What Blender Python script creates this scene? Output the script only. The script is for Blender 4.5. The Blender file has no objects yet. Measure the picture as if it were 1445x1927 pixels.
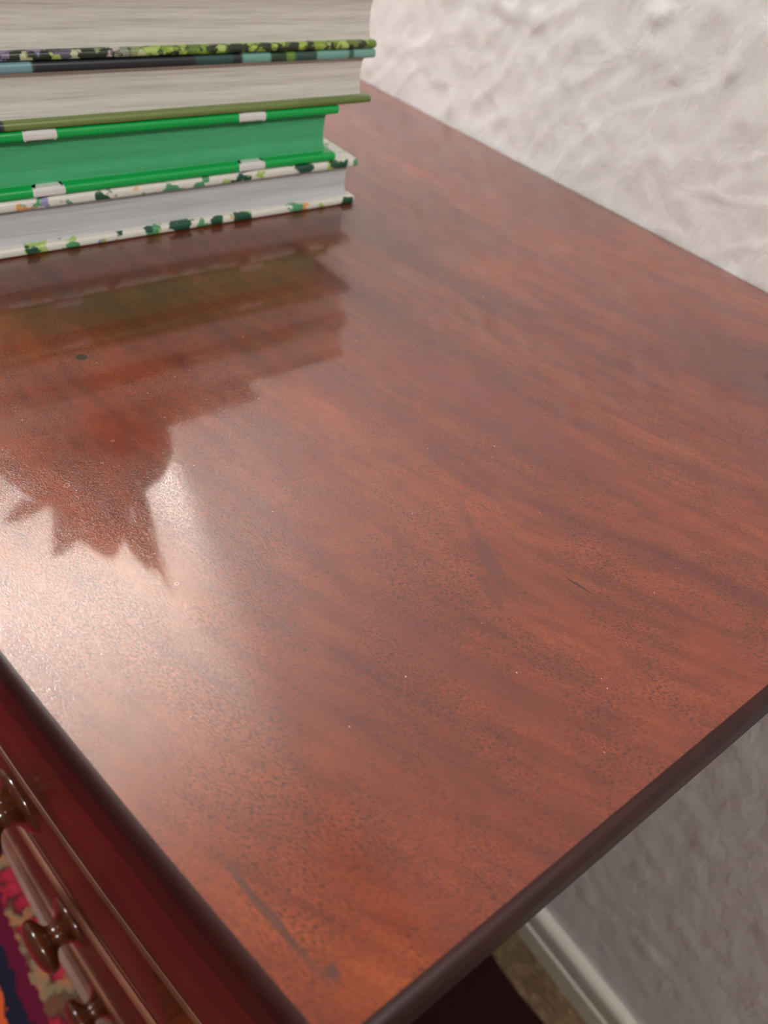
import bpy, bmesh, math, random
import numpy as np
from mathutils import Vector, Matrix, noise

# ------------------------------------------------------------------ camera
# world: x along the chest (right end at x=0), y towards the back wall, z=0 is the chest top
scene = bpy.context.scene
cd = bpy.data.cameras.new('camera')
cam = bpy.data.objects.new('camera', cd)
scene.collection.objects.link(cam)
scene.camera = cam
CAM = Vector((0.027313, -0.039664, 0.22))
ROT = Matrix(((0.5946550592678956, -0.6036917426064633, 0.5309817703046567),
              (0.7939555545094061, 0.3369731136436066, -0.5060471303594107),
              (0.12656989354011827, 0.7224994121728437, 0.6796871791192904)))
cam.matrix_world = Matrix.Translation(CAM) @ ROT.to_4x4()
cd.sensor_fit = 'VERTICAL'
cd.sensor_height = 36.0
cd.lens = 1439.667 / 1927 * 36.0
cd.clip_start = 0.01
cd.dof.use_dof = True
cd.dof.focus_distance = 0.325
cd.dof.aperture_fstop = 9.5

# ------------------------------------------------------------------ world, exposure
w = bpy.data.worlds.new('room_air')
scene.world = w
w.use_nodes = True
w.node_tree.nodes['Background'].inputs[0].default_value = (0.9, 0.93, 1.0, 1)
w.node_tree.nodes['Background'].inputs[1].default_value = 0.05
vs = scene.view_settings
vs.view_transform = 'Standard'
vs.look = 'None'
vs.exposure = 0.10
vs.gamma = 1.0
vs.use_curve_mapping = False

# ------------------------------------------------------------------ lights
def area_light(name, loc, target, size, power, color=(1, 1, 1), shape='DISK'):
    l = bpy.data.lights.new(name, 'AREA')
    l.shape = shape
    l.size = size
    l.energy = power
    l.color = color
    o = bpy.data.objects.new(name, l)
    scene.collection.objects.link(o)
    o.location = loc
    o.rotation_euler = (Vector(target) - Vector(loc)).to_track_quat('-Z', 'Y').to_euler()
    return o
FLOOR = -0.98
CEIL = 1.42
# ceiling lamp beyond the books, and an added fill light for the book faces
area_light('table_lamp_light', (-1.40, 0.27, 0.70), (-1.50, 0.30, 1.42), 0.10, 40, (1.0, 0.90, 0.80))
area_light('main_lamp_light', (-1.25, -0.38, CEIL - 0.09), (-1.0, -0.20, 0), 0.44, 27, (1.0, 0.985, 0.965))
area_light('added_fill_light', (1.30, -0.05, CEIL - 0.09), (0.9, 0.0, 0), 0.40, 28, (1.0, 0.985, 0.965))

# ------------------------------------------------------------------ helpers
def link(o):
    scene.collection.objects.link(o)
    return o

def empty(name, loc, label=None, cat=None, group=None, rot=0.0):
    o = bpy.data.objects.new(name, None)
    o.empty_display_size = 0.05
    o.location = loc
    o.rotation_euler = (0, 0, rot)
    link(o)
    if label: o['label'] = label
    if cat: o['category'] = cat
    if group: o['group'] = group
    return o

def mesh_obj(name, bm, mat, parent=None, smooth=False, loc=None):
    me = bpy.data.meshes.new(name)
    bmesh.ops.recalc_face_normals(bm, faces=bm.faces)
    bm.to_mesh(me)
    bm.free()
    if smooth:
        for p in me.polygons: p.use_smooth = True
    me.materials.append(mat)
    o = bpy.data.objects.new(name, me)
    if parent: o.parent = parent
    if loc is not None: o.location = loc
    return link(o)

def bevel_box(x0, x1, y0, y1, z0, z1, b=0.0, seg=2):
    bm = bmesh.new()
    m = Matrix.Translation(((x0+x1)/2, (y0+y1)/2, (z0+z1)/2)) @ Matrix.Diagonal((x1-x0, y1-y0, z1-z0, 1))
    bmesh.ops.create_cube(bm, size=1, matrix=m)
    if b > 0:
        bmesh.ops.bevel(bm, geom=list(bm.edges), offset=b, segments=seg, profile=0.5, affect='EDGES')
    return bm

def lathe(profile, seg=40, axis='z'):
    """profile: list of (radius, height); closed at both ends"""
    bm = bmesh.new()
    rings = []
    for r, h in profile:
        if r < 1e-6:
            rings.append([bm.verts.new((0, 0, h))])
        else:
            rings.append([bm.verts.new((r*math.cos(2*math.pi*k/seg), r*math.sin(2*math.pi*k/seg), h)) for k in range(seg)])
    for a, b in zip(rings, rings[1:]):
        for k in range(seg):
            k2 = (k+1) % seg
            if len(a) == 1 and len(b) == 1: continue
            if len(a) == 1: bm.faces.new((a[0], b[k2], b[k]))
            elif len(b) == 1: bm.faces.new((a[k], a[k2], b[0]))
            else: bm.faces.new((a[k], a[k2], b[k2], b[k]))
    for r in (rings[0], rings[-1]):
        if len(r) > 1: bm.faces.new(r)
    return bm

def prism(outline, z0, z1, bev=0.0, seg=3):
    """outline: list of (x, y); vertical extrusion"""
    bm = bmesh.new()
    lo = [bm.verts.new((x, y, z0)) for x, y in outline]
    hi = [bm.verts.new((x, y, z1)) for x, y in outline]
    n = len(outline)
    bm.faces.new(lo); bm.faces.new(hi)
    for i in range(n):
        bm.faces.new((lo[i], lo[(i+1) % n], hi[(i+1) % n], hi[i]))
    return bm

# ---- node helpers
class NT:
    def __init__(s, name):
        s.m = bpy.data.materials.new(name)
        s.m.use_nodes = True
        s.t = s.m.node_tree
        s.b = s.t.nodes['Principled BSDF']
        s.co = s.t.nodes.new('ShaderNodeTexCoord').outputs['Object']
    def n(s, typ, **kw):
        nd = s.t.nodes.new(typ)
        for k, v in kw.items(): setattr(nd, k, v)
        return nd
    def l(s, a, b): s.t.links.new(a, b)
    def put(s, sock, v):
        if isinstance(v, bpy.types.NodeSocket): s.l(v, sock)
        elif isinstance(v, (tuple, list)) and len(v) == 3 and sock.type == 'RGBA': sock.default_value = (*v, 1)
        else: sock.default_value = v
    def map(s, scale=(1, 1, 1), loc=(0, 0, 0), rot=(0, 0, 0), src=None):
        m = s.n('ShaderNodeMapping')
        s.l(src or s.co, m.inputs[0])
        m.inputs['Location'].default_value = loc
        m.inputs['Rotation'].default_value = rot
        m.inputs['Scale'].default_value = scale
        return m.outputs[0]
    def noise(s, vec, scale=1.0, detail=3, rough=0.5, dist=0.0, out='Fac'):
        nd = s.n('ShaderNodeTexNoise')
        s.l(vec, nd.inputs['Vector'])
        nd.inputs['Scale'].default_value = scale
        nd.inputs['Detail'].default_value = detail
        nd.inputs['Roughness'].default_value = rough
        nd.inputs['Distortion'].default_value = dist
        return nd.outputs[out]
    def voro(s, vec, scale=1.0, feature='F1', out='Distance', rnd=1.0):
        nd = s.n('ShaderNodeTexVoronoi', feature=feature)
        s.l(vec, nd.inputs['Vector'])
        nd.inputs['Scale'].default_value = scale
        nd.inputs['Randomness'].default_value = rnd
        return nd.outputs[out]
    def ramp(s, fac, stops, interp='LINEAR'):
        nd = s.n('ShaderNodeValToRGB')
        cr = nd.color_ramp
        cr.interpolation = interp
        while len(cr.elements) > 1: cr.elements.remove(cr.elements[-1])
        for i, (p, c) in enumerate(stops):
            if not isinstance(c, (tuple, list)): c = (c, c, c)
            e = cr.elements[0] if i == 0 else cr.elements.new(p)
            e.position = p
            e.color = (*c, 1)
        s.put(nd.inputs[0], fac)
        return nd.outputs[0]
    def math(s, op, a, b=0.0, c=None, clamp=False):
        nd = s.n('ShaderNodeMath', operation=op)
        nd.use_clamp = clamp
        s.put(nd.inputs[0], a); s.put(nd.inputs[1], b)
        if c is not None: s.put(nd.inputs[2], c)
        return nd.outputs[0]
    def mix(s, fac, a, b, blend='MIX'):
        nd = s.n('ShaderNodeMix', data_type='RGBA', blend_type=blend)
        s.put(nd.inputs[0], fac); s.put(nd.inputs[6], a); s.put(nd.inputs[7], b)
        return nd.outputs[2]
    def sep(s, vec=None):
        nd = s.n('ShaderNodeSeparateXYZ')
        s.l(vec or s.co, nd.inputs[0])
        return nd.outputs
    def dist(s, p, src=None):
        nd = s.n('ShaderNodeVectorMath', operation='DISTANCE')
        s.l(src or s.co, nd.inputs[0]); nd.inputs[1].default_value = p
        return nd.outputs['Value']
    def bump(s, h, strength=0.3, distance=0.001, normal=None):
        nd = s.n('ShaderNodeBump')
        s.put(nd.inputs['Height'], h)
        nd.inputs['Strength'].default_value = strength
        nd.inputs['Distance'].default_value = distance
        if normal: s.l(normal, nd.inputs['Normal'])
        return nd.outputs[0]
    def set(s, **kw):
        names = dict(base='Base Color', rough='Roughness', metal='Metallic', ior='IOR', normal='Normal',
                     coat='Coat Weight', coatr='Coat Roughness', coatn='Coat Normal', coati='Coat IOR',
                     spec='Specular IOR Level', emit='Emission Color', es='Emission Strength', sheen='Sheen Weight')
        for k, v in kw.items(): s.put(s.b.inputs[names[k]], v)
        return s.m

def srgb(r, g, b):
    f = lambda c: ((c/255+0.055)/1.055)**2.4 if c > 10 else c/255/12.92
    return (f(r), f(g), f(b))

# ------------------------------------------------------------------ materials
def make_top_wood():
    t = NT('polished_mahogany_top')
    # slow wander of the grain
    wob = t.noise(t.map((2.2, 5, 1)), 1.0, 2, 0.5, 0, 'Color')
    va = t.n('ShaderNodeVectorMath', operation='MULTIPLY_ADD')
    t.l(wob, va.inputs[0]); va.inputs[1].default_value = (0.05, 0.035, 0)
    sx = t.sep()
    q = t.math('MAXIMUM', t.math('ADD', sx['X'], 0.38), 0.0)
    yy = t.math('SUBTRACT', sx['Y'], t.math('MULTIPLY', t.math('MULTIPLY', q, q), 0.68))
    cx = t.n('ShaderNodeCombineXYZ'); t.put(cx.inputs[0], sx['X']); t.put(cx.inputs[1], yy)
    t.l(cx.outputs[0], va.inputs[2])
    g = va.outputs[0]
    broad = t.noise(t.map((2.6, 15, 1), src=g), 1.0, 5, 0.62, 0.5)
    fine = t.noise(t.map((14, 150, 1), src=g), 1.0, 4, 0.6, 0.2)
    mott = t.noise(t.map((55, 90, 1), src=g), 1.0, 4, 0.65, 0.6)
    base = t.ramp(broad, [(0.28, srgb(90, 32, 15)), (0.42, srgb(112, 44, 20)), (0.55, srgb(129, 55, 24)), (0.72, srgb(151, 72, 31))])
    base = t.mix(t.ramp(fine, [(0.36, 0.55), (0.52, 0.0)]), base, t.mix(1.0, base, (0.66, 0.56, 0.54), 'MULTIPLY'))
    base = t.mix(t.ramp(mott, [(0.35, 0.55), (0.6, 0.0)]), base, t.mix(1.0, base, (0.60, 0.50, 0.46), 'MULTIPLY'))
    # short dark pores, patchy
    pn = t.noise(t.map((680, 2000, 1), src=g), 1.0, 2, 0.5, 0.4)
    patch = t.noise(t.map((16, 30, 1)), 1.0, 3, 0.6)
    pore = t.math('MULTIPLY', t.ramp(pn, [(0.43, 1.0), (0.49, 0.0)]), t.ramp(patch, [(0.36, 0.25), (0.56, 1.0)]))
    base = t.mix(t.math('MULTIPLY', pore, 0.85), base, srgb(62, 24, 18))
    # dark streaks with a place of their own
    def streak(base, p, ang, L, W, col, amt, rag=0.35):
        v = t.map((1/L, 1/W, 0), (0, 0, 0), (0, 0, 0), None)
        # move, rotate, then scale
        mv = t.n('ShaderNodeMapping', vector_type='TEXTURE')
        t.l(t.co, mv.inputs[0]); mv.inputs['Location'].default_value = p
        mv.inputs['Rotation'].default_value = (0, 0, ang)
        mv.inputs['Scale'].default_value = (L, W, 1)
        ln = t.n('ShaderNodeVectorMath', operation='LENGTH'); t.l(mv.outputs[0], ln.inputs[0])
        nn = t.noise(t.map((60, 420, 1), rot=(0, 0, -ang)), 1.0, 3, 0.6)
        d = t.math('ADD', ln.outputs['Value'], t.math('MULTIPLY', t.math('SUBTRACT', nn, 0.5), rag*4))
        return t.mix(t.math('MULTIPLY', t.ramp(d, [(0.45, 1.0), (1.0, 0.0)]), amt), base, col)
    base = streak(base, (-0.104, 0.146, 0), -0.32, 0.030, 0.0045, srgb(84, 34, 24), 0.65)
    base = streak(base, (-0.088, 0.134, 0), -0.30, 0.013, 0.0035, srgb(80, 32, 24), 0.6)
    base = streak(base, (-0.145, 0.170, 0), 0.2, 0.045, 0.003, srgb(92, 36, 24), 0.6)
    base = streak(base, (-0.065, 0.100, 0), 0.3, 0.06, 0.010, srgb(98, 38, 28), 0.5)
    base = streak(base, (-0.17, 0.225, 0), 0.2, 0.11, 0.016, srgb(110, 40, 30), 0.5)
    base = streak(base, (-0.072, 0.1675, 0), 0.24, 0.0085, 0.0007, srgb(40, 18, 14), 0.9, 0.15)
    base = streak(base, (-0.032, 0.0035, 0), 0.17, 0.026, 0.0016, srgb(70, 42, 36), 0.75, 0.3)
    base = streak(base, (-0.0135, 0.0092, 0), 0.3, 0.003, 0.0022, srgb(66, 44, 38), 0.8, 0.1)
    # cathedral figure near the back
    fx = t.n('ShaderNodeMapping', vector_type='TEXTURE'); t.l(g, fx.inputs[0])
    fx.inputs['Location'].default_value = (-0.23, 0.345, 0); fx.inputs['Scale'].default_value = (0.13, 0.035, 1)
    ll = t.n('ShaderNodeVectorMath', operation='LENGTH'); t.l(fx.outputs[0], ll.inputs[0])
    rings = t.math('SINE', t.math('MULTIPLY', ll.outputs['Value'], 11.0))
    fall = t.ramp(ll.outputs['Value'], [(0.3, 1.0), (1.0, 0.0)])
    base = t.mix(t.math('MULTIPLY', t.math('MULTIPLY', rings, fall, clamp=True), 0.42), base, srgb(98, 36, 26))
    # round dark hole and two pale rings
    d = t.dist((-0.3075, 0.0585, 0.0))
    base = t.mix(t.ramp(t.math('MULTIPLY', d, 100), [(0.23, 1.0), (0.31, 0.0)]), base, srgb(30, 10, 10))
    for p, r in (((-0.2212, 0.0190, 0), 0.0012), ((-0.2398, 0.046, 0), 0.0008), ((-0.228, 0.0365, 0), 0.0006), ((-0.1515, 0.0333, 0), 0.0008)):
        d = t.math('MULTIPLY', t.dist(p), 1/r)
        base = t.mix(t.math('MULTIPLY', t.ramp(t.math('MULTIPLY', d, 0.5), [(0.30, 0.0), (0.42, 1.0), (0.55, 0.0)]), 0.6), base, srgb(215, 170, 150))
    # faint waviness of the old polish, and filled pores in the lacquer
    wav = t.noise(t.map((60, 110, 60)), 1.0, 2, 0.5)
    orange = t.noise(t.map((480, 700, 300)), 1.0, 2, 0.55)
    h = t.math('ADD', t.math('MULTIPLY', wav, 0.5), t.math('MULTIPLY', orange, 0.02))
    nrm = t.bump(h, 0.045, 0.001)
    pn2 = t.bump(t.math('MULTIPLY', pore, -1.0), 0.22, 0.0001, nrm)
    sm = t.noise(t.map((7, 9, 1)), 1.0, 4, 0.6)
    return t.set(base=base, rough=t.ramp(sm, [(0.3, 0.34), (0.7, 0.42)]), spec=0.2, coat=1.0,
                 coatr=t.ramp(sm, [(0.3, 0.045), (0.7, 0.075)]), coati=1.74, normal=pn2, coatn=pn2)

def make_dark_wood(name, c0, c1, rough=0.3, coatr=0.12, axis=0, coat=1.0):
    t = NT(name)
    sc = [(4, 26, 26), (26, 26, 4), ][axis]
    n1 = t.noise(t.map(sc), 1.0, 5, 0.6, 0.5)
    n2 = t.noise(t.map((14, 14, 14)), 1.0, 3, 0.6, 0.8)
    base = t.ramp(n1, [(0.3, c0), (0.7, c1)])
    base = t.mix(t.ramp(n2, [(0.4, 0.6), (0.62, 0.0)]), base, t.mix(1.0, base, (0.5, 0.42, 0.4), 'MULTIPLY'))
    nb = t.bump(t.noise(t.map((40, 40, 40)), 1.0, 2), 0.15, 0.001)
    return t.set(base=base, rough=rough, coat=coat, spec=0.3, coatr=coatr, normal=nb, coatn=nb)

M_TOP = make_top_wood()
M_EDGE = make_dark_wood('shaded_mahogany_edge', srgb(38, 12, 10), srgb(58, 20, 15), 0.5, 0.3, coat=0.1)  # wood colour darkened to paint in the shade on edges facing away
M_FRONT = make_dark_wood('flame_mahogany_front', srgb(62, 24, 6), srgb(124, 54, 16), 0.45, 0.12, coat=0.15)
M_SIDE = make_dark_wood('mahogany_side', srgb(72, 26, 16), srgb(110, 42, 24), 0.4, 0.2, 1)
M_BEAD = make_dark_wood('mahogany_bead', srgb(100, 58, 40), srgb(136, 84, 60), 0.5, 0.3, coat=0.15)
M_KNOB = make_dark_wood('turned_mahogany_knob', srgb(64, 28, 12), srgb(104, 50, 22), 0.3, 0.1)

def make_plaster():
    t = NT('rough_white_plaster')
    blot = t.noise(t.map((3, 3, 3)), 1.0, 4, 0.6)
    stain = t.noise(t.map((9, 9, 16)), 1.0, 4, 0.65, 1.0)
    base = t.ramp(blot, [(0.35, (0.86, 0.87, 0.86)), (0.65, (0.90, 0.89, 0.89))])
    base = t.mix(t.ramp(stain, [(0.56, 0.0), (0.75, 0.3)]), base, (0.78, 0.77, 0.71))
    h1 = t.noise(t.map((55, 55, 38), rot=(0, 0.5, 0)), 1.0, 5, 0.62, 0.6)
    h2 = t.noise(t.map((260, 260, 90), rot=(0, 0.75, 0)), 1.0, 3, 0.55, 0.3)
    nb = t.bump(h1, 0.6, 0.0025)
    nb = t.bump(h2, 0.35, 0.0008, nb)
    return t.set(base=base, rough=0.55, spec=0.35, normal=nb)
M_PLASTER = make_plaster()

def plain(name, col, rough=0.6, var=0.06, sc=30, bump=0.0, **kw):
    t = NT(name)
    n = t.noise(t.map((sc, sc, sc)), 1.0, 4, 0.6)
    c2 = tuple(c*(1-var*3) for c in col)
    base = t.ramp(n, [(0.3, c2), (0.7, col)])
    d = dict(base=base, rough=rough)
    if bump: d['normal'] = t.bump(n, bump, 0.001)
    d.update(kw)
    return t.set(**d)
M_TRIM = plain('cream_gloss_paint', (0.80, 0.77, 0.68), 0.32, 0.03, 20, 0.2)
M_CEIL = plain('ceiling_white', (0.82, 0.81, 0.79), 0.8, 0.02, 6)
M_WALL2 = plain('side_wall_white', (0.76, 0.75, 0.72), 0.7, 0.03, 5)
M_WALL3 = plain('dull_green_wall', (0.30, 0.31, 0.27), 0.8, 0.03, 5)
M_LAMP = NT('lamp_glass').set(base=(0.9, 0.9, 0.88), rough=0.3, emit=(1.0, 0.95, 0.88), es=4.0)
M_BRASS = plain('lamp_brass', (0.6, 0.42, 0.18), 0.3, 0.02, 20, 0, metal=1.0)

def make_carpet():
    t = NT('brown_coir_carpet')
    n = t.noise(t.map((26, 26, 26)), 1.0, 5, 0.7, 0.6)
    wv = t.noise(t.map((60, 240, 60)), 1.0, 2, 0.5)
    base = t.ramp(n, [(0.32, srgb(92, 72, 50)), (0.5, srgb(128, 105, 78)), (0.68, srgb(158, 134, 104))])
    return t.set(base=t.mix(t.ramp(wv, [(0.35, 0.5), (0.6, 0.0)]), base, srgb(80, 62, 44)), rough=0.95, spec=0.1,
                 normal=t.bump(n, 0.6, 0.004))
M_CARPET = make_carpet()

def make_rug():
    t = NT('patterned_red_rug')
    s = t.sep()
    y = s['Y']
    cell = t.n('ShaderNodeTexVoronoi', feature='F1')
    wob = t.noise(t.map((70, 70, 1)), 1.0, 3, 0.6, 0, 'Color')
    va = t.n('ShaderNodeVectorMath', operation='MULTIPLY_ADD')
    t.l(wob, va.inputs[0]); va.inputs[1].default_value = (0.035, 0.035, 0); t.l(t.co, va.inputs[2])
    t.l(va.outputs[0], cell.inputs['Vector']); cell.inputs['Scale'].default_value = 38
    d = cell.outputs['Distance']
    field = t.ramp(d, [(0.0, srgb(176, 62, 78)), (0.22, srgb(172, 40, 58)), (0.46, srgb(140, 28, 46)), (0.56, srgb(56, 28, 40)), (0.70, srgb(112, 66, 46)), (0.86, srgb(88, 74, 52))], 'LINEAR')
    pick = t.sep(cell.outputs['Color'])
    field = t.mix(t.ramp(pick['X'], [(0.0, 0.0), (0.66, 1.0)], 'CONSTANT'), field, t.ramp(d, [(0.0, srgb(44, 32, 52)), (0.3, srgb(30, 26, 44)), (0.45, srgb(170, 110, 72)), (0.7, srgb(128, 110, 84))]))
    edge = t.math('ADD', y, t.math('MULTIPLY', t.math('SUBTRACT', t.noise(t.map((60, 60, 1)), 1.0, 2), 0.5), 0.022))
    # bands outward from the chest front: field, maroon, navy, orange
    e2 = t.math('MULTIPLY', t.math('MULTIPLY', edge, -1.0), 1.0)
    border = t.ramp(t.math('MULTIPLY', t.math('SUBTRACT', e2, 0.10), 10.0),
                    [(0.0, srgb(92, 10, 42)), (0.22, srgb(26, 24, 44)), (0.44, srgb(196, 84, 40)), (0.62, srgb(70, 20, 40)), (0.8, srgb(150, 40, 50))], 'CONSTANT')
    col = t.mix(t.math('GREATER_THAN', e2, 0.106), field, border)
    # dark wall-side border, deepened to paint in the shade under the chest
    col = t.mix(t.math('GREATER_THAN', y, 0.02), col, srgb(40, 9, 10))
    pile = t.noise(t.map((420, 420, 420)), 1.0, 2, 0.6)
    return t.set(base=col, rough=0.9, spec=0.15, normal=t.bump(pile, 0.5, 0.002), sheen=0.2)
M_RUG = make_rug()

# ------------------------------------------------------------------ room shell
def structure(o):
    o['kind'] = 'structure'
    return o
X0, X1, Y0, YW = -3.0, 2.6, -3.0, 0.5005

def make_back_wall():
    # plaster face as an uneven grid: finest where it is seen above the chest
    def axis(stops):
        out = []
        for a, b, st in stops:
            n = max(1, int(round((b-a)/st)))
            out += [a+(b-a)*k/n for k in range(n)]
        out.append(stops[-1][1])
        return out
    xs = axis([(X0, -1.3, 0.06), (-1.3, -0.8, 0.01), (-0.8, -0.12, 0.0032), (-0.12, 0.5, 0.008), (0.5, X1, 0.07)])
    zs = axis([(FLOOR, -0.9, 0.02), (-0.9, -0.05, 0.009), (-0.05, 0.42, 0.0032), (0.42, 0.8, 0.012), (0.8, CEIL, 0.06)])
    verts = []
    ca, sa = math.cos(0.7), math.sin(0.7)
    for z in zs:
        for x in xs:
            p = Vector((x*5, 3.1, z*5))
            h = 0.0024*noise.noise(p)
            # ridged trowel marks running diagonally
            u, v = (x*ca+z*sa), (-x*sa+z*ca)
            q = Vector((u*14, 9.3, v*34)); q += 0.8*noise.noise_vector(Vector((x*9, 1, z*9)))
            r = 1-abs(noise.noise(q))*2.2
            h += 0.0007*max(0, r)**3
            q2 = Vector((x*48, 5.5, z*42)); q2 += 0.9*noise.noise_vector(Vector((x*20, 7, z*20)))
            h += 0.0008*noise.noise(q2)
            q3 = Vector((u*90, 2.2, v*46))
            h += 0.0007*noise.noise(q3)
            # small sharp blobs of plaster
            b = noise.noise(Vector((x*34+7, 8.1, z*34)))
            h += 0.0045*max(0, b-0.36)
            # fade out the relief at the chest back so that the edge meets it
            k = 0.35+0.65*min(1, abs(z+0.01)/0.03)
            verts.append((x, YW - h*k, z))
    nx = len(xs)
    faces = [(j*nx+i, j*nx+i+1, (j+1)*nx+i+1, (j+1)*nx+i) for j in range(len(zs)-1) for i in range(nx-1)]
    # thickness behind
    n = len(verts)
    verts += [(X0, YW+0.12, FLOOR), (X1, YW+0.12, FLOOR), (X1, YW+0.12, CEIL), (X0, YW+0.12, CEIL)]
    faces.append((n, n+3, n+2, n+1))
    me = bpy.data.meshes.new('wall_back')
    me.from_pydata(verts, [], faces)
    for p in me.polygons: p.use_smooth = True
    me.materials.append(M_PLASTER)
    o = bpy.data.objects.new('wall_back', me)
    return structure(link(o))
make_back_wall()
structure(mesh_obj('floor', bevel_box(X0, X1, Y0, YW+0.12, FLOOR-0.05, FLOOR), M_CARPET))
structure(mesh_obj('ceiling', bevel_box(X0, X1, Y0, YW+0.12, CEIL, CEIL+0.05), M_CEIL))
structure(mesh_obj('wall_left', bevel_box(X0-0.1, X0, Y0, YW+0.12, FLOOR, CEIL), M_WALL2))
structure(mesh_obj('wall_right', bevel_box(X1, X1+0.1, Y0, YW+0.12, FLOOR, CEIL), M_WALL3))
structure(mesh_obj('wall_front', bevel_box(X0, X1, Y0-0.1, Y0, FLOOR, CEIL), M_WALL3))

def make_baseboard():
    # profile (y out from the wall, z above the floor): flat board, groove, rounded top member
    pr = [(0.0, 0.0), (-0.018, 0.0), (-0.018, 0.040), (-0.0165, 0.043), (-0.013, 0.045), (-0.012, 0.049), (-0.0145, 0.052),
          (-0.0165, 0.056), (-0.0165, 0.078), (-0.015, 0.084), (-0.011, 0.088), (-0.004, 0.090), (0.0, 0.090)]
    bm = bmesh.new()
    rows = []
    xs = [X0, -1.6, -1.2] + [-1.0+0.1*k for k in range(20)] + [X1]
    for x in xs:
        wv = 0.0006*math.sin(x*9)
        rows.append([bm.verts.new((x, YW-0.0005+y+wv*(1 if y < -0.001 else 0), FLOOR+z)) for y, z in pr])
    for a, b in zip(rows, rows[1:]):
        for k in range(len(pr)-1):
            bm.faces.new((a[k], a[k+1], b[k+1], b[k]))
    bm.faces.new(rows[0]); bm.faces.new(rows[-1])
    return structure(mesh_obj('baseboard_back', bm, M_TRIM))
make_baseboard()

# ------------------------------------------------------------------ rug
def make_rug_obj():
    root = empty('rug', (-0.6, -0.6, FLOOR), 'patterned crimson, navy and orange rug on the floor under the bow-front chest', 'rug')
    bm = bmesh.new()
    rnd = random.Random(4)
    xs = [-2.1+0.04*k for k in range(66)]
    top, bot = [], []
    ye = 0.428
    for x in xs:
        e = ye + 0.003*math.sin(x*40) + rnd.uniform(-0.0015, 0.0015)
        top.append((bm.verts.new((x, -1.7, FLOOR+0.008)), bm.verts.new((x, e, FLOOR+0.008))))
        bot.append((bm.verts.new((x, -1.7, FLOOR+0.0005)), bm.verts.new((x, e, FLOOR+0.0005))))
    for i in range(len(xs)-1):
        bm.faces.new((top[i][0], top[i+1][0], top[i+1][1], top[i][1]))
        bm.faces.new((bot[i][0], bot[i][1], bot[i+1][1], bot[i+1][0]))
        for s in (0, 1):
            bm.faces.new((top[i][s], bot[i][s], bot[i+1][s], top[i+1][s]))
    bm.faces.new((top[0][0], top[0][1], bot[0][1], bot[0][0]))
    bm.faces.new((top[-1][0], bot[-1][0], bot[-1][1], top[-1][1]))
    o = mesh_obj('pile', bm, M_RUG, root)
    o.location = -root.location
    return root
make_rug_obj()

# ------------------------------------------------------------------ chest of drawers
L = 1.50
def bow(x, inset=0.0):
    u = min(1, max(0, -x/L))
    return -4*0.0755*u*(1-u) + inset
def front_curve(xa, xb, inset, n=36):
    return [(xa+(xb-xa)*k/n, bow(xa+(xb-xa)*k/n, inset)) for k in range(n+1)]

chest = empty('chest_of_drawers', (-L/2, 0.25, FLOOR+0.008), 'polished mahogany bow-front chest of drawers with round turned knobs, standing against the white wall', 'chest')
def cpart(name, bm, mat, smooth=False, parent=chest):
    o = mesh_obj(name, bm, mat, parent, smooth)
    if parent is chest: o.location = -chest.location
    return o

def make_top():
    # outline of the flat top, then rings going out and down round a softened edge
    r = 0.009
    def outline(e):
        pts = []
        # front, from left to right, with rounded corners
        n = 60
        cr = r + e
        pts += [(-L-e + cr*(1-math.cos(a)), 0.012 - cr*math.sin(a)) for a in [math.pi/2*k/6 for k in range(0, 0)]]
        xs = [-L + r + (L-2*r)*k/n for k in range(n+1)]
        fr = [(x, bow(x) - e*1.0) for x in xs]
        # left corner
        cx, cy = -L + r, bow(-L+r) + r
        pts += [(cx - (r+e)*math.cos(a), cy - (r+e)*math.sin(a)) for a in [math.pi/2*k/6 for k in range(6)]]
        pts += fr
        cx, cy = -r, bow(-r) + r
        pts += [(cx + (r+e)*math.sin(a), cy - (r+e)*math.cos(a)) for a in [math.pi/2*k/6 for k in range(1, 7)]]
        # right side up to the back
        m = 24
        y0 = cy
        pts += [(e, y0 + (0.4985-y0)*k/m) for k in range(1, m+1)]
        pts += [(-L-e, 0.4985), ]
        pts += [(-L-e, y0 + (0.4985-y0)*(m-k)/m) for k in range(1, m)]
        return pts
    prof = [(0.0, 0.0), (0.0014, -0.0003), (0.0028, -0.0011), (0.0040, -0.0025), (0.0048, -0.0045), (0.0050, -0.0064), (0.0045, -0.0075), (0.0040, -0.034), (0.0034, -0.0365), (0.0015, -0.038)]
    rnd = random.Random(3)
    bm = bmesh.new()
    rings = []
    for e, z in prof:
        o = outline(e)
        ring = []
        for (x, y) in o:
            jz = 0.00018*noise.noise(Vector((x*60, y*60, 0))) if 0 < e < 0.0035 and z > -0.01 else 0
            ring.append(bm.verts.new((x, y, z+jz)))
        rings.append(ring)
    n = len(rings[0])
    bm.faces.new(rings[0]); bm.faces.new(list(reversed(rings[-1])))
    edge_faces = []
    for a, b in zip(rings, rings[1:]):
        for k in range(n):
            f = bm.faces.new((a[k], b[k], b[(k+1) % n], a[(k+1) % n]))
            f.smooth = True
            edge_faces.append(f)
            f.material_index = 1
    o = cpart('top', bm, M_TOP)
    o.data.materials.append(M_EDGE)
    return o
make_top()

Z_FR = -0.174      # underside of the projecting frieze
def shell(xa, xb, inset, depth, z0, z1):
    """bow-fronted board"""
    fr = front_curve(xa, xb, inset)
    bk = [(x, y+depth) for x, y in reversed(fr)]
    return prism(fr+bk, z0, z1)

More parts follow.
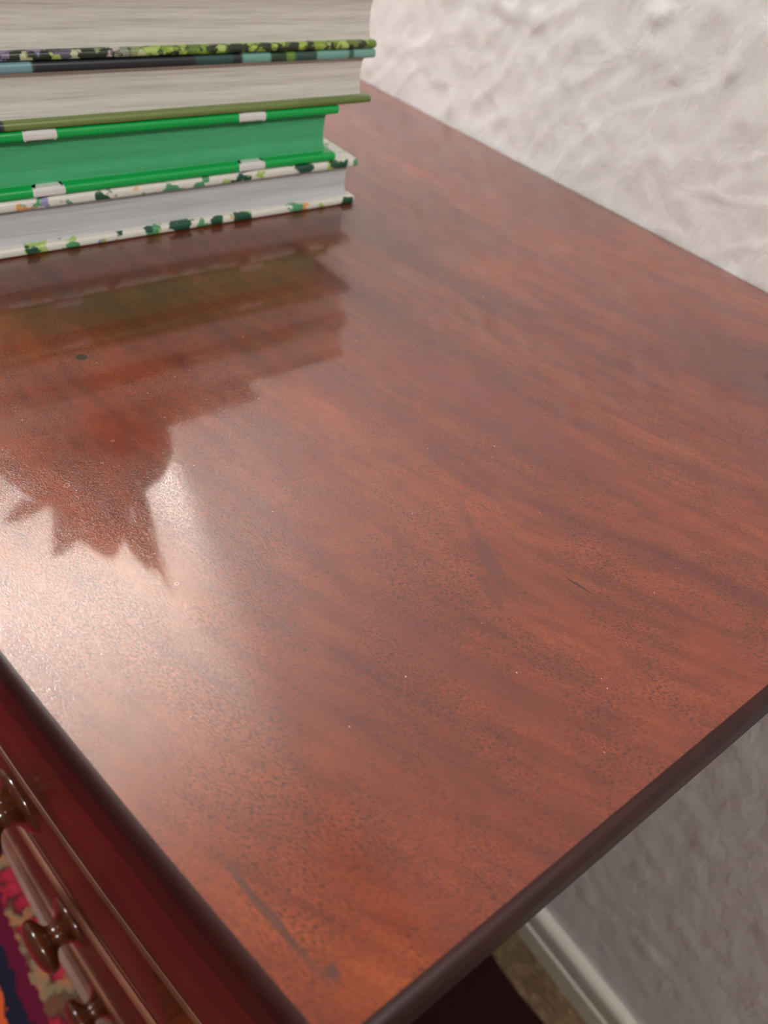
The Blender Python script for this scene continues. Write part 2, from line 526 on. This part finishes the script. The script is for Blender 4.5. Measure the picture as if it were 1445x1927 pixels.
# carcass: sides, back, the frieze box behind its drawer
BX = 0.092         # the body below the frieze is set in from the ends of the top
cpart('side_panel', bevel_box(-BX-0.02, -BX, bow(-BX)+0.02, 0.485, FLOOR+0.10, Z_FR), M_SIDE)
cpart('side_panel', bevel_box(-L+BX, -L+BX+0.02, bow(-BX)+0.02, 0.485, FLOOR+0.10, Z_FR), M_SIDE)
cpart('back_panel', bevel_box(-L+BX, -BX, 0.485, 0.492, FLOOR+0.10, Z_FR), M_SIDE)
cpart('frieze_box', prism([(-0.010, 0.49), (-L+0.010, 0.49), (-L+0.010, 0.02)] + [(x, y+0.020) for x, y in front_curve(-L+0.012, -0.012, 0.004)] + [(-0.010, 0.02)], Z_FR+0.001, -0.0381), M_SIDE)

def bead_bm(xa, xb, inset, z, r):
    """half-round bead following the bow"""
    pts = front_curve(xa, xb, inset, 48)
    bm = bmesh.new()
    rows = []
    for x, y in pts:
        rows.append([bm.verts.new((x, y - r*1.1*math.sin(a), z + r*math.cos(a))) for a in [math.pi*k/6 for k in range(7)]])
    for a, b in zip(rows, rows[1:]):
        for k in range(6): bm.faces.new((a[k], b[k], b[k+1], a[k+1]))
        bm.faces.new((a[0], a[-1], b[-1], b[0]))
    bm.faces.new(rows[0]); bm.faces.new(rows[-1])
    return bm

def knob_bm():
    pr = [(0.0, -0.004), (0.0225, -0.003), (0.0225, 0.0008), (0.0215, 0.0025), (0.0180, 0.0045), (0.0128, 0.0065), (0.0102, 0.0100), (0.0092, 0.0135),
          (0.0100, 0.0155), (0.0112, 0.0168), (0.0150, 0.0185), (0.0200, 0.0205), (0.0222, 0.0235), (0.0225, 0.0255), (0.0212, 0.0280),
          (0.0180, 0.0302), (0.0120, 0.0320), (0.0060, 0.0328), (0.0, 0.0330)]
    return lathe(pr, 40)
KNOB_ME = None
def knob(parent, x, z, inset):
    global KNOB_ME
    dy = (bow(x+0.001)-bow(x-0.001))/0.002
    nrm = Vector((dy, -1, 0)).normalized()
    if KNOB_ME is None:
        o = mesh_obj('knob', knob_bm(), M_KNOB, parent, True)
        KNOB_ME = o.data
    else:
        o = link(bpy.data.objects.new('knob', KNOB_ME)); o.parent = parent
    o.location = (x, bow(x, inset), z)
    o.rotation_euler = nrm.to_track_quat('Z', 'Y').to_euler()
    return o

fd = cpart('frieze_drawer', shell(-L+0.012, -0.012, 0.002, 0.018, Z_FR+0.004, -0.0395), M_FRONT)
cpart('bead_moulding', bead_bm(-L+0.012, -0.012, 0.003, Z_FR, 0.0028), M_BEAD)
KX = -0.238
rows = [(-0.178, -0.302, -0.238), (-0.313, -0.545, -0.440), (-0.555, -0.745, -0.648), (-0.755, -0.880, -0.820)]
INS = 0.001
for i, (za, zb, kz) in enumerate(rows):
    d = cpart('drawer', shell(-L+BX+0.022, -BX-0.022, INS, 0.018, zb, za), M_FRONT)
    knob(d, KX, kz, INS)
    knob(d, -L-KX, kz, INS)
    if i < 3:
        cpart('drawer_rail', shell(-L+BX+0.02, -BX-0.02, INS+0.003, 0.03, zb-0.0095, zb-0.0005), M_SIDE)
        cpart('bead_moulding', bead_bm(-L+BX+0.002, -BX-0.002, INS-0.0015, zb-0.0055, 0.0032), M_BEAD)
for s in (0, 1):
    xa = -BX-0.021 if s == 0 else -L+BX+0.001
    cpart('corner_stile', shell(xa, xa+0.020, INS-0.001, 0.03, FLOOR+0.10, Z_FR-0.001), M_FRONT)
cpart('plinth', shell(-L+BX-0.006, -BX+0.006, INS-0.010, 0.05, FLOOR+0.062, FLOOR+0.098), M_BEAD)
cpart('plinth_board', prism([(-BX, 0.485), (-L+BX, 0.485)] + front_curve(-L+BX, -BX, 0.03), FLOOR+0.07, FLOOR+0.0975), M_SIDE)
for sx in (-BX-0.05, -L+BX+0.05):
    for sy in (0.03, 0.43):
        bm = lathe([(0.018, 0), (0.026, 0.006), (0.034, 0.02), (0.035, 0.034), (0.028, 0.047), (0.022, 0.052), (0.03, 0.0615), (0.03, 0.066)], 28)
        f = mesh_obj('foot', bm, M_FRONT, chest, True)
        f.location = Vector((sx, sy if sy > 0.1 else bow(sx)+0.05, FLOOR+0.0082)) - chest.location

# ------------------------------------------------------------------ books
def pages_mat(name, c0, c1, line=0.35, lines=420, sheet=(0, 0, 0)):
    t = NT(name)
    s = t.sep()
    wv = t.noise(t.map((3, 8, 8)), 1.0, 2, 0.5)
    z = t.math('ADD', s['Z'], t.math('MULTIPLY', t.math('SUBTRACT', wv, 0.5), 0.004))
    cz = t.n('ShaderNodeCombineXYZ'); t.put(cz.inputs['Z'], z)
    t.put(cz.inputs['Y'], t.math('MULTIPLY', s['Y'], 0.02))
    a = t.noise(cz.outputs[0], lines*2.0, 3, 0.6)
    b = t.noise(cz.outputs[0], lines*0.45, 2, 0.5)
    base = t.ramp(b, [(0.3, c0), (0.7, c1)])
    base = t.mix(t.math('MULTIPLY', t.ramp(a, [(0.35, 1.0), (0.55, 0.0)]), line), base, tuple(c*0.55 for c in c0))
    return t.set(base=base, rough=0.75, spec=0.2, normal=t.bump(a, 0.35, 0.0005))
M_PAGE_CREAM = pages_mat('cream_page_edges', (0.66, 0.63, 0.57), (0.80, 0.77, 0.71))
M_PAGE_GREY = pages_mat('grey_white_page_edges', (0.56, 0.57, 0.58), (0.68, 0.68, 0.70), 0.3, 260)
M_PAGE_GREEN = pages_mat('green_sprayed_page_edges', srgb(76, 172, 118), srgb(86, 184, 128), 0.12, 420)

def floral_mat(name, ground, blobs, scale=60, thresh=0.30, seed=0.0):
    t = NT(name)
    col = ground
    wob = t.noise(t.map((120, 120, 120)), 1.0, 2, 0.5, 0, 'Color')
    va = t.n('ShaderNodeVectorMath', operation='MULTIPLY_ADD')
    t.l(wob, va.inputs[0]); va.inputs[1].default_value = (0.02, 0.02, 0.02); t.l(t.co, va.inputs[2])
    for k, (c, th, sc) in enumerate(blobs):
        v = t.n('ShaderNodeTexVoronoi', feature='F1')
        t.l(t.map((1, 1, 1), (seed+k*3.7, k*1.3, k*2.1), src=va.outputs[0]), v.inputs['Vector'])
        v.inputs['Scale'].default_value = sc
        pick = t.sep(v.outputs['Color'])['X']
        m = t.math('MULTIPLY', t.ramp(v.outputs['Distance'], [(th, 1.0), (th+0.08, 0.0)]), t.math('GREATER_THAN', pick, 0.50))
        col = t.mix(m, col, c)
    return t.set(base=col, rough=0.35, spec=0.4, coat=0.3, coatr=0.25)
M_FLORAL = floral_mat('white_cover_with_painted_leaves', (0.80, 0.78, 0.70), [
    (srgb(176, 206, 110), 0.34, 55), (srgb(88, 160, 112), 0.36, 70), (srgb(236, 168, 92), 0.26, 48), (srgb(214, 96, 96), 0.20, 44),
    (srgb(150, 152, 190), 0.22, 62), (srgb(28, 84, 60), 0.34, 60)], seed=2.6)
M_GREEN = plain('bright_green_cover', srgb(8, 176, 78), 0.35, 0.02, 40)
M_WHITE = plain('white_print', (0.82, 0.80, 0.76), 0.4, 0.02, 40)

def banded_cover(name, stops, noise_cols=None):
    """print that changes along the book (object y in metres, 0 at the right end, -0.3 at the left)"""
    t = NT(name)
    s = t.sep()
    f = t.math('MULTIPLY_ADD', s['Y'], 1/0.3, 1.0)
    base = t.ramp(f, stops, 'LINEAR')
    if noise_cols:
        n = t.voro(t.map((1, 1, 1)), 130)
        base = t.mix(t.ramp(n, [(0.25, 0.9), (0.5, 0.0)]), base, noise_cols)
    return t.set(base=base, rough=0.4, coat=0.25, coatr=0.3)
def yb(y, end): return 1+(y-end)/0.3
def seg(lst, end, soft=0.004):
    out = []
    for i, (y, c) in enumerate(lst):
        f = yb(y, end)
        if i: out.append((min(1, f), lst[i-1][1])); out.append((min(1, f+soft), c))
        else: out.append((0.0, c))
    return out
TEAL, BLK, DTEAL = srgb(120, 172, 160), srgb(38, 40, 44), srgb(46, 82, 74)
LG = srgb(110, 150, 60)
M_DARKTEAL = banded_cover('black_cover_with_teal_panels', seg([(0.0, srgb(120, 160, 168)), (0.090, BLK), (0.180, DTEAL), (0.204, BLK), (0.210, TEAL), (0.229, srgb(40, 66, 44)), (0.240, LG), (0.246, DTEAL),
                    (0.256, srgb(50, 78, 68)), (0.262, TEAL), (0.286, srgb(50, 96, 80)), (0.290, TEAL)], 0.309))
M_OLIVE = banded_cover('olive_green_cover', seg([(0.0, srgb(34, 52, 54)), (0.070, srgb(118, 138, 72)), (0.25, srgb(104, 126, 58))], 0.308))
def wild_mat():
    t = NT('dark_cover_with_lilac_and_lime_foliage')
    s = t.sep()
    f = t.math('MULTIPLY_ADD', s['Y'], 1/0.3, 1.0)
    v = t.n('ShaderNodeTexVoronoi', feature='F1'); 
    wb = t.noise(t.map((170, 170, 170)), 1.0, 3, 0.6, 0, 'Color')
    va = t.n('ShaderNodeVectorMath', operation='MULTIPLY_ADD'); t.l(wb, va.inputs[0]); va.inputs[1].default_value = (0.012, 0.012, 0.012); t.l(t.co, va.inputs[2])
    t.l(va.outputs[0], v.inputs[0]); v.inputs['Scale'].default_value = 130
    pick = t.sep(v.outputs['Color'])['X']
    lil = t.ramp(pick, [(0.0, srgb(214, 200, 205)), (0.3, srgb(150, 134, 170)), (0.5, srgb(196, 205, 160)), (0.7, srgb(96, 92, 110)), (0.86, srgb(170, 190, 104))], 'CONSTANT')
    lime = t.ramp(pick, [(0.0, srgb(172, 196, 84)), (0.4, srgb(140, 170, 60)), (0.6, srgb(104, 136, 52)), (0.8, srgb(180, 204, 110))], 'CONSTANT')
    leaf = t.mix(t.ramp(t.math('ADD', f, t.math('MULTIPLY', pick, 0.12)), [(0.42, 0.0), (0.55, 1.0)]), lil, lime)
    m = t.ramp(v.outputs['Distance'], [(0.42, 1.0), (0.60, 0.0)])
    col = t.mix(m, srgb(38, 50, 30), leaf)
    return t.set(base=col, rough=0.35, coat=0.3, coatr=0.25)
M_WILD = wild_mat()

def rounded_slab(x0, x1, y0, y1, z0, z1, corner=0.003, bev=0.0012):
    bm = bevel_box(x0, x1, y0, y1, z0, z1)
    ve = [e for e in bm.edges if abs(e.verts[0].co.z-e.verts[1].co.z) > 1e-5]
    bmesh.ops.bevel(bm, geom=ve, offset=corner, segments=4, profile=0.5, affect='EDGES')
    he = [e for e in bm.edges if abs(e.verts[0].co.z-e.verts[1].co.z) < 1e-6 and len(e.link_faces) == 2 and e.calc_face_angle(0) > 0.6]
    bmesh.ops.bevel(bm, geom=he, offset=bev, segments=3, profile=0.5, affect='EDGES')
    return bm

def page_block(W, Lb, z0, z1, over, yend):
    """fore edge faces +x and curves in a little; leaves fan slightly"""
    bm = bmesh.new()
    n = 14
    def xf(v): return -over - 0.0014*math.sin(math.pi*v)
    rows = []
    for j in range(n+1):
        v = j/n
        z = z0+(z1-z0)*v
        jx = 0.00025*math.sin(j*7.3)
        ye = yend - 0.0006*math.sin(math.pi*v)
        row = []
        m = 24
        for k in range(m+1):
            yy = ye + (-Lb+over - ye)*k/m
            row.append(bm.verts.new((xf(v)+jx*(0.6+0.4*math.sin(k*1.7+j)), yy, z)))
        row.append(bm.verts.new((-W, -Lb+over, z)))
        row.append(bm.verts.new((-W, ye, z)))
        rows.append(row)
    nn = len(rows[0])
    for a, b in zip(rows, rows[1:]):
        for k in range(nn): bm.faces.new((a[k], a[(k+1) % nn], b[(k+1) % nn], b[k]))
    bm.faces.new(rows[0]); bm.faces.new(list(reversed(rows[-1])))
    return bm

XB = -0.4195
def book(label, group, z, yend, x, t_all, tc, tt, mc_lo, mc_hi, mp, Lb=0.29, W=0.20, over=0.0045, ov_end=0.006, yaw=0.0, lo_short=0.0, stripes=None):
    b = empty('book', (x, yend, z), label, 'book', group, yaw)
    mesh_obj('bottom_cover', rounded_slab(-W, 0, -Lb, -lo_short, 0, tc, 0.0022, min(0.0018, tc*0.42)), mc_lo, b, True)
    mesh_obj('top_cover', rounded_slab(-W, 0, -Lb, 0, t_all-tt, t_all, 0.0022, min(0.0018, tt*0.42)), mc_hi, b, True)
    mesh_obj('page_block', page_block(W-0.004, Lb, tc, t_all-tt, over, -ov_end), mp, b)
    # rounded spine on the far side
    bm = bmesh.new()
    n = 10
    rr = []
    for k in range(n+1):
        a = math.pi*k/n
        rr.append([(-W - 0.004*math.sin(a) + 0.0005, t_all*(0.5+0.5*math.cos(a))), (-W - 0.002*math.sin(a) + 0.0035, tc*0.5+(t_all-tc)*(0.5+0.5*math.cos(a)))])
    va = [[bm.verts.new((p[0], y, p[1])) for p in r] for y in (0, -Lb) for r in rr]
    for k in range(n):
        for q in (0, 1): bm.faces.new((va[k][q], va[k+1][q], va[n+2+k][q], va[n+1+k][q]))
        bm.faces.new((va[k][0], va[k][1], va[k+1][1], va[k+1][0]))
        bm.faces.new((va[n+1+k][0], va[n+2+k][0], va[n+2+k][1], va[n+1+k][1]))
    mesh_obj('spine', bm, mc_hi, b, True)
    return b
G = 'hardback books stacked on the chest'
b1 = book('thick hardback with a white cover painted with leaves, bottom of the stack', G, 0.0002, 0.303, XB, 0.0312, 0.0052, 0.0056, M_FLORAL, M_FLORAL, M_PAGE_GREY, Lb=0.30, yaw=0.0)
b2 = book('bright green hardback with green sprayed page edges and white stripes', G, 0.0318, 0.284, XB-0.0005, 0.0350, 0.0052, 0.0052, M_GREEN, M_GREEN, M_PAGE_GREEN, Lb=0.28, over=0.006, ov_end=0.007)
b3 = book('cream-paged hardback with olive bottom cover and black and teal top cover', G, 0.0672, 0.309, XB, 0.0320, 0.0046, 0.0052, M_OLIVE, M_DARKTEAL, M_PAGE_CREAM, Lb=0.30, ov_end=0.007)
b4 = book('thick hardback with lilac and lime foliage cover at the top of the picture', G, 0.0996, 0.309, XB, 0.0325, 0.0044, 0.0044, M_WILD, M_WILD, M_PAGE_CREAM, Lb=0.30, over=0.004, ov_end=0.004)
# white stripes printed round the edge of the green covers
def stripe_bm(ya, yb_, z0, z1, slant=0.0):
    bm = rounded_slab(-0.05, 0.0001, ya, yb_, z0-0.0001, z1+0.0001, 0.0002, 0.0018)
    return bm
for zz0, zz1 in ((0.0, 0.0052), (0.0298, 0.0350)):
    for ya, yb_ in ((0.080, 0.098), (0.2085, 0.2275)):
        o = mesh_obj('white_stripe', stripe_bm(ya-0.284, yb_-0.284, zz0, zz1), M_WHITE, b2, False)

# ---- higher on the stack, above the frame: seen as dark shapes mirrored in the polish
M_NAVY = plain('dark_cloth_cover', srgb(70, 42, 36), 0.6, 0.05, 40)
b5 = book('small dark cloth-bound book higher on the stack, mirrored in the polish', G, 0.1327, 0.229, XB-0.004, 0.0215, 0.0028, 0.0028, M_NAVY, M_NAVY, plain('brown_page_edges', srgb(120, 88, 66), 0.8, 0.05, 80), Lb=0.21, W=0.15)
M_LEAF = plain('dark_leaf', srgb(52, 44, 26), 0.5, 0.06, 60)
M_POT = plain('dark_brown_glaze', srgb(74, 34, 24), 0.35, 0.05, 30)
def make_plant():
    root = empty('potted_plant', (-0.490, 0.105, 0.1547), 'dark potted plant on top of the books, seen only mirrored in the polish', 'plant')
    mesh_obj('pot', lathe([(0.046, 0), (0.052, 0.004), (0.066, 0.045), (0.068, 0.050), (0.068, 0.058), (0.062, 0.058), (0.060, 0.050), (0, 0.050)], 36), M_POT, root, True)
    bm = lathe([(0.059, 0.0502), (0.040, 0.054), (0, 0.056)], 24)
    mesh_obj('soil', bm, plain('soil', srgb(40, 28, 22), 0.95, 0.1, 90), root)
    def leaf(az, ln, wd, lean, base=(0, 0)):
        bm = bmesh.new()
        n = 12
        L_, R_, C_ = [], [], []
        for k in range(n+1):
            u = k/n
            hw = wd*math.sin(math.pi*min(1, (u*0.92+0.08)))**0.8
            r = lean*u*u*ln
            h = ln*u*(1-0.25*lean*u)
            C_.append(bm.verts.new((r, 0, h-0.0012)))
            L_.append(bm.verts.new((r-0.15*hw, hw, h))); R_.append(bm.verts.new((r-0.15*hw, -hw, h)))
        for k in range(n):
            bm.faces.new((C_[k], C_[k+1], L_[k+1], L_[k])); bm.faces.new((R_[k], R_[k+1], C_[k+1], C_[k]))
        bmesh.ops.solidify(bm, geom=list(bm.faces), thickness=0.0009)
        o = mesh_obj('leaf', bm, M_LEAF, root, True)
        o.location = (base[0], base[1], 0.052)
        o.rotation_euler = (0, 0, az)
    for az, ln, wd, lean, bs in ((1.57, 0.215, 0.029, 0.12, (0.03, 0.030)), (1.2, 0.155, 0.030, 0.2, (0.02, 0.012)), (0.1, 0.105, 0.030, 0.15, (0.02, -0.005)),
                                 (-1.4, 0.100, 0.026, 0.25, (0.01, -0.025)), (-1.8, 0.080, 0.022, 0.6, (-0.01, -0.03)), (3.0, 0.10, 0.026, 0.3, (-0.01, 0)), (2.2, 0.12, 0.024, 0.3, (-0.02, 0.02))):
        leaf(az, ln, wd, lean, bs)
    return root
make_plant()

# ------------------------------------------------------------------ ceiling lamps (above the frame, the right one added as fill)
def ceiling_lamp(loc, r, label):
    root = empty('ceiling_lamp', loc, label, 'lamp')
    mesh_obj('rose', lathe([(r*0.5, 0), (r*0.5, -0.015), (r*0.2, -0.03), (0, -0.03)], 32), M_BRASS, root, True)
    mesh_obj('shade', lathe([(r*0.98, -0.030), (r, -0.036), (r*0.98, -0.05), (r*0.8, -0.066), (r*0.4, -0.076), (0, -0.08)], 40), M_LAMP, root, True)
def table_lamp():
    root = empty('table_lamp', (-1.40, 0.27, 0.0003), 'tall table lamp with an open-topped shade at the far end of the chest', 'lamp')
    mesh_obj('base', lathe([(0.07, 0), (0.07, 0.008), (0.05, 0.018), (0.022, 0.035), (0.030, 0.07), (0.042, 0.13), (0.034, 0.20), (0.016, 0.26), (0.009, 0.30), (0.009, 0.62), (0, 0.62)], 36), M_BRASS, root, True)
    mesh_obj('shade', lathe([(0.135, 0.52), (0.138, 0.52), (0.112, 0.80), (0.109, 0.80), (0.135, 0.5205)], 40), plain('shade_cloth', (0.72, 0.66, 0.55), 0.9, 0.02, 30), root, True)
    mesh_obj('bulb', lathe([(0.012, 0.62), (0.014, 0.64), (0.030, 0.665), (0.030, 0.675), (0.018, 0.690), (0, 0.694)], 24), M_LAMP, root, True)
table_lamp()
ceiling_lamp((-1.25, -0.38, CEIL), 0.23, 'round glass ceiling lamp just in front of the chest')
ceiling_lamp((1.30, -0.05, CEIL), 0.20, 'added fill lamp with a round glass shade to the right of the chest')  # unseen fixture added to carry the fill light

# ------------------------------------------------------------------ dust on the polish
def dust():
    rnd = random.Random(11)
    bm = bmesh.new()
    pts = [(rnd.uniform(-0.30, -0.01), rnd.uniform(0.0, 0.30)) for _ in range(46)]
    for x, y in pts:
        if y < bow(x)+0.004: continue
        r = rnd.uniform(0.00010, 0.00022)
        bmesh.ops.create_icosphere(bm, subdivisions=1, radius=r, matrix=Matrix.Translation((x, y, r*0.7)) @ Matrix.Diagonal((1.4, 1, 0.7, 1)))
    o = mesh_obj('dust_specks', bm, plain('pale_dust', (0.75, 0.66, 0.58), 0.9, 0.02, 30))
    o['label'] = 'pale specks of dust scattered on the polished wooden top'
    o['category'] = 'dust'
    o['kind'] = 'stuff'
dust()
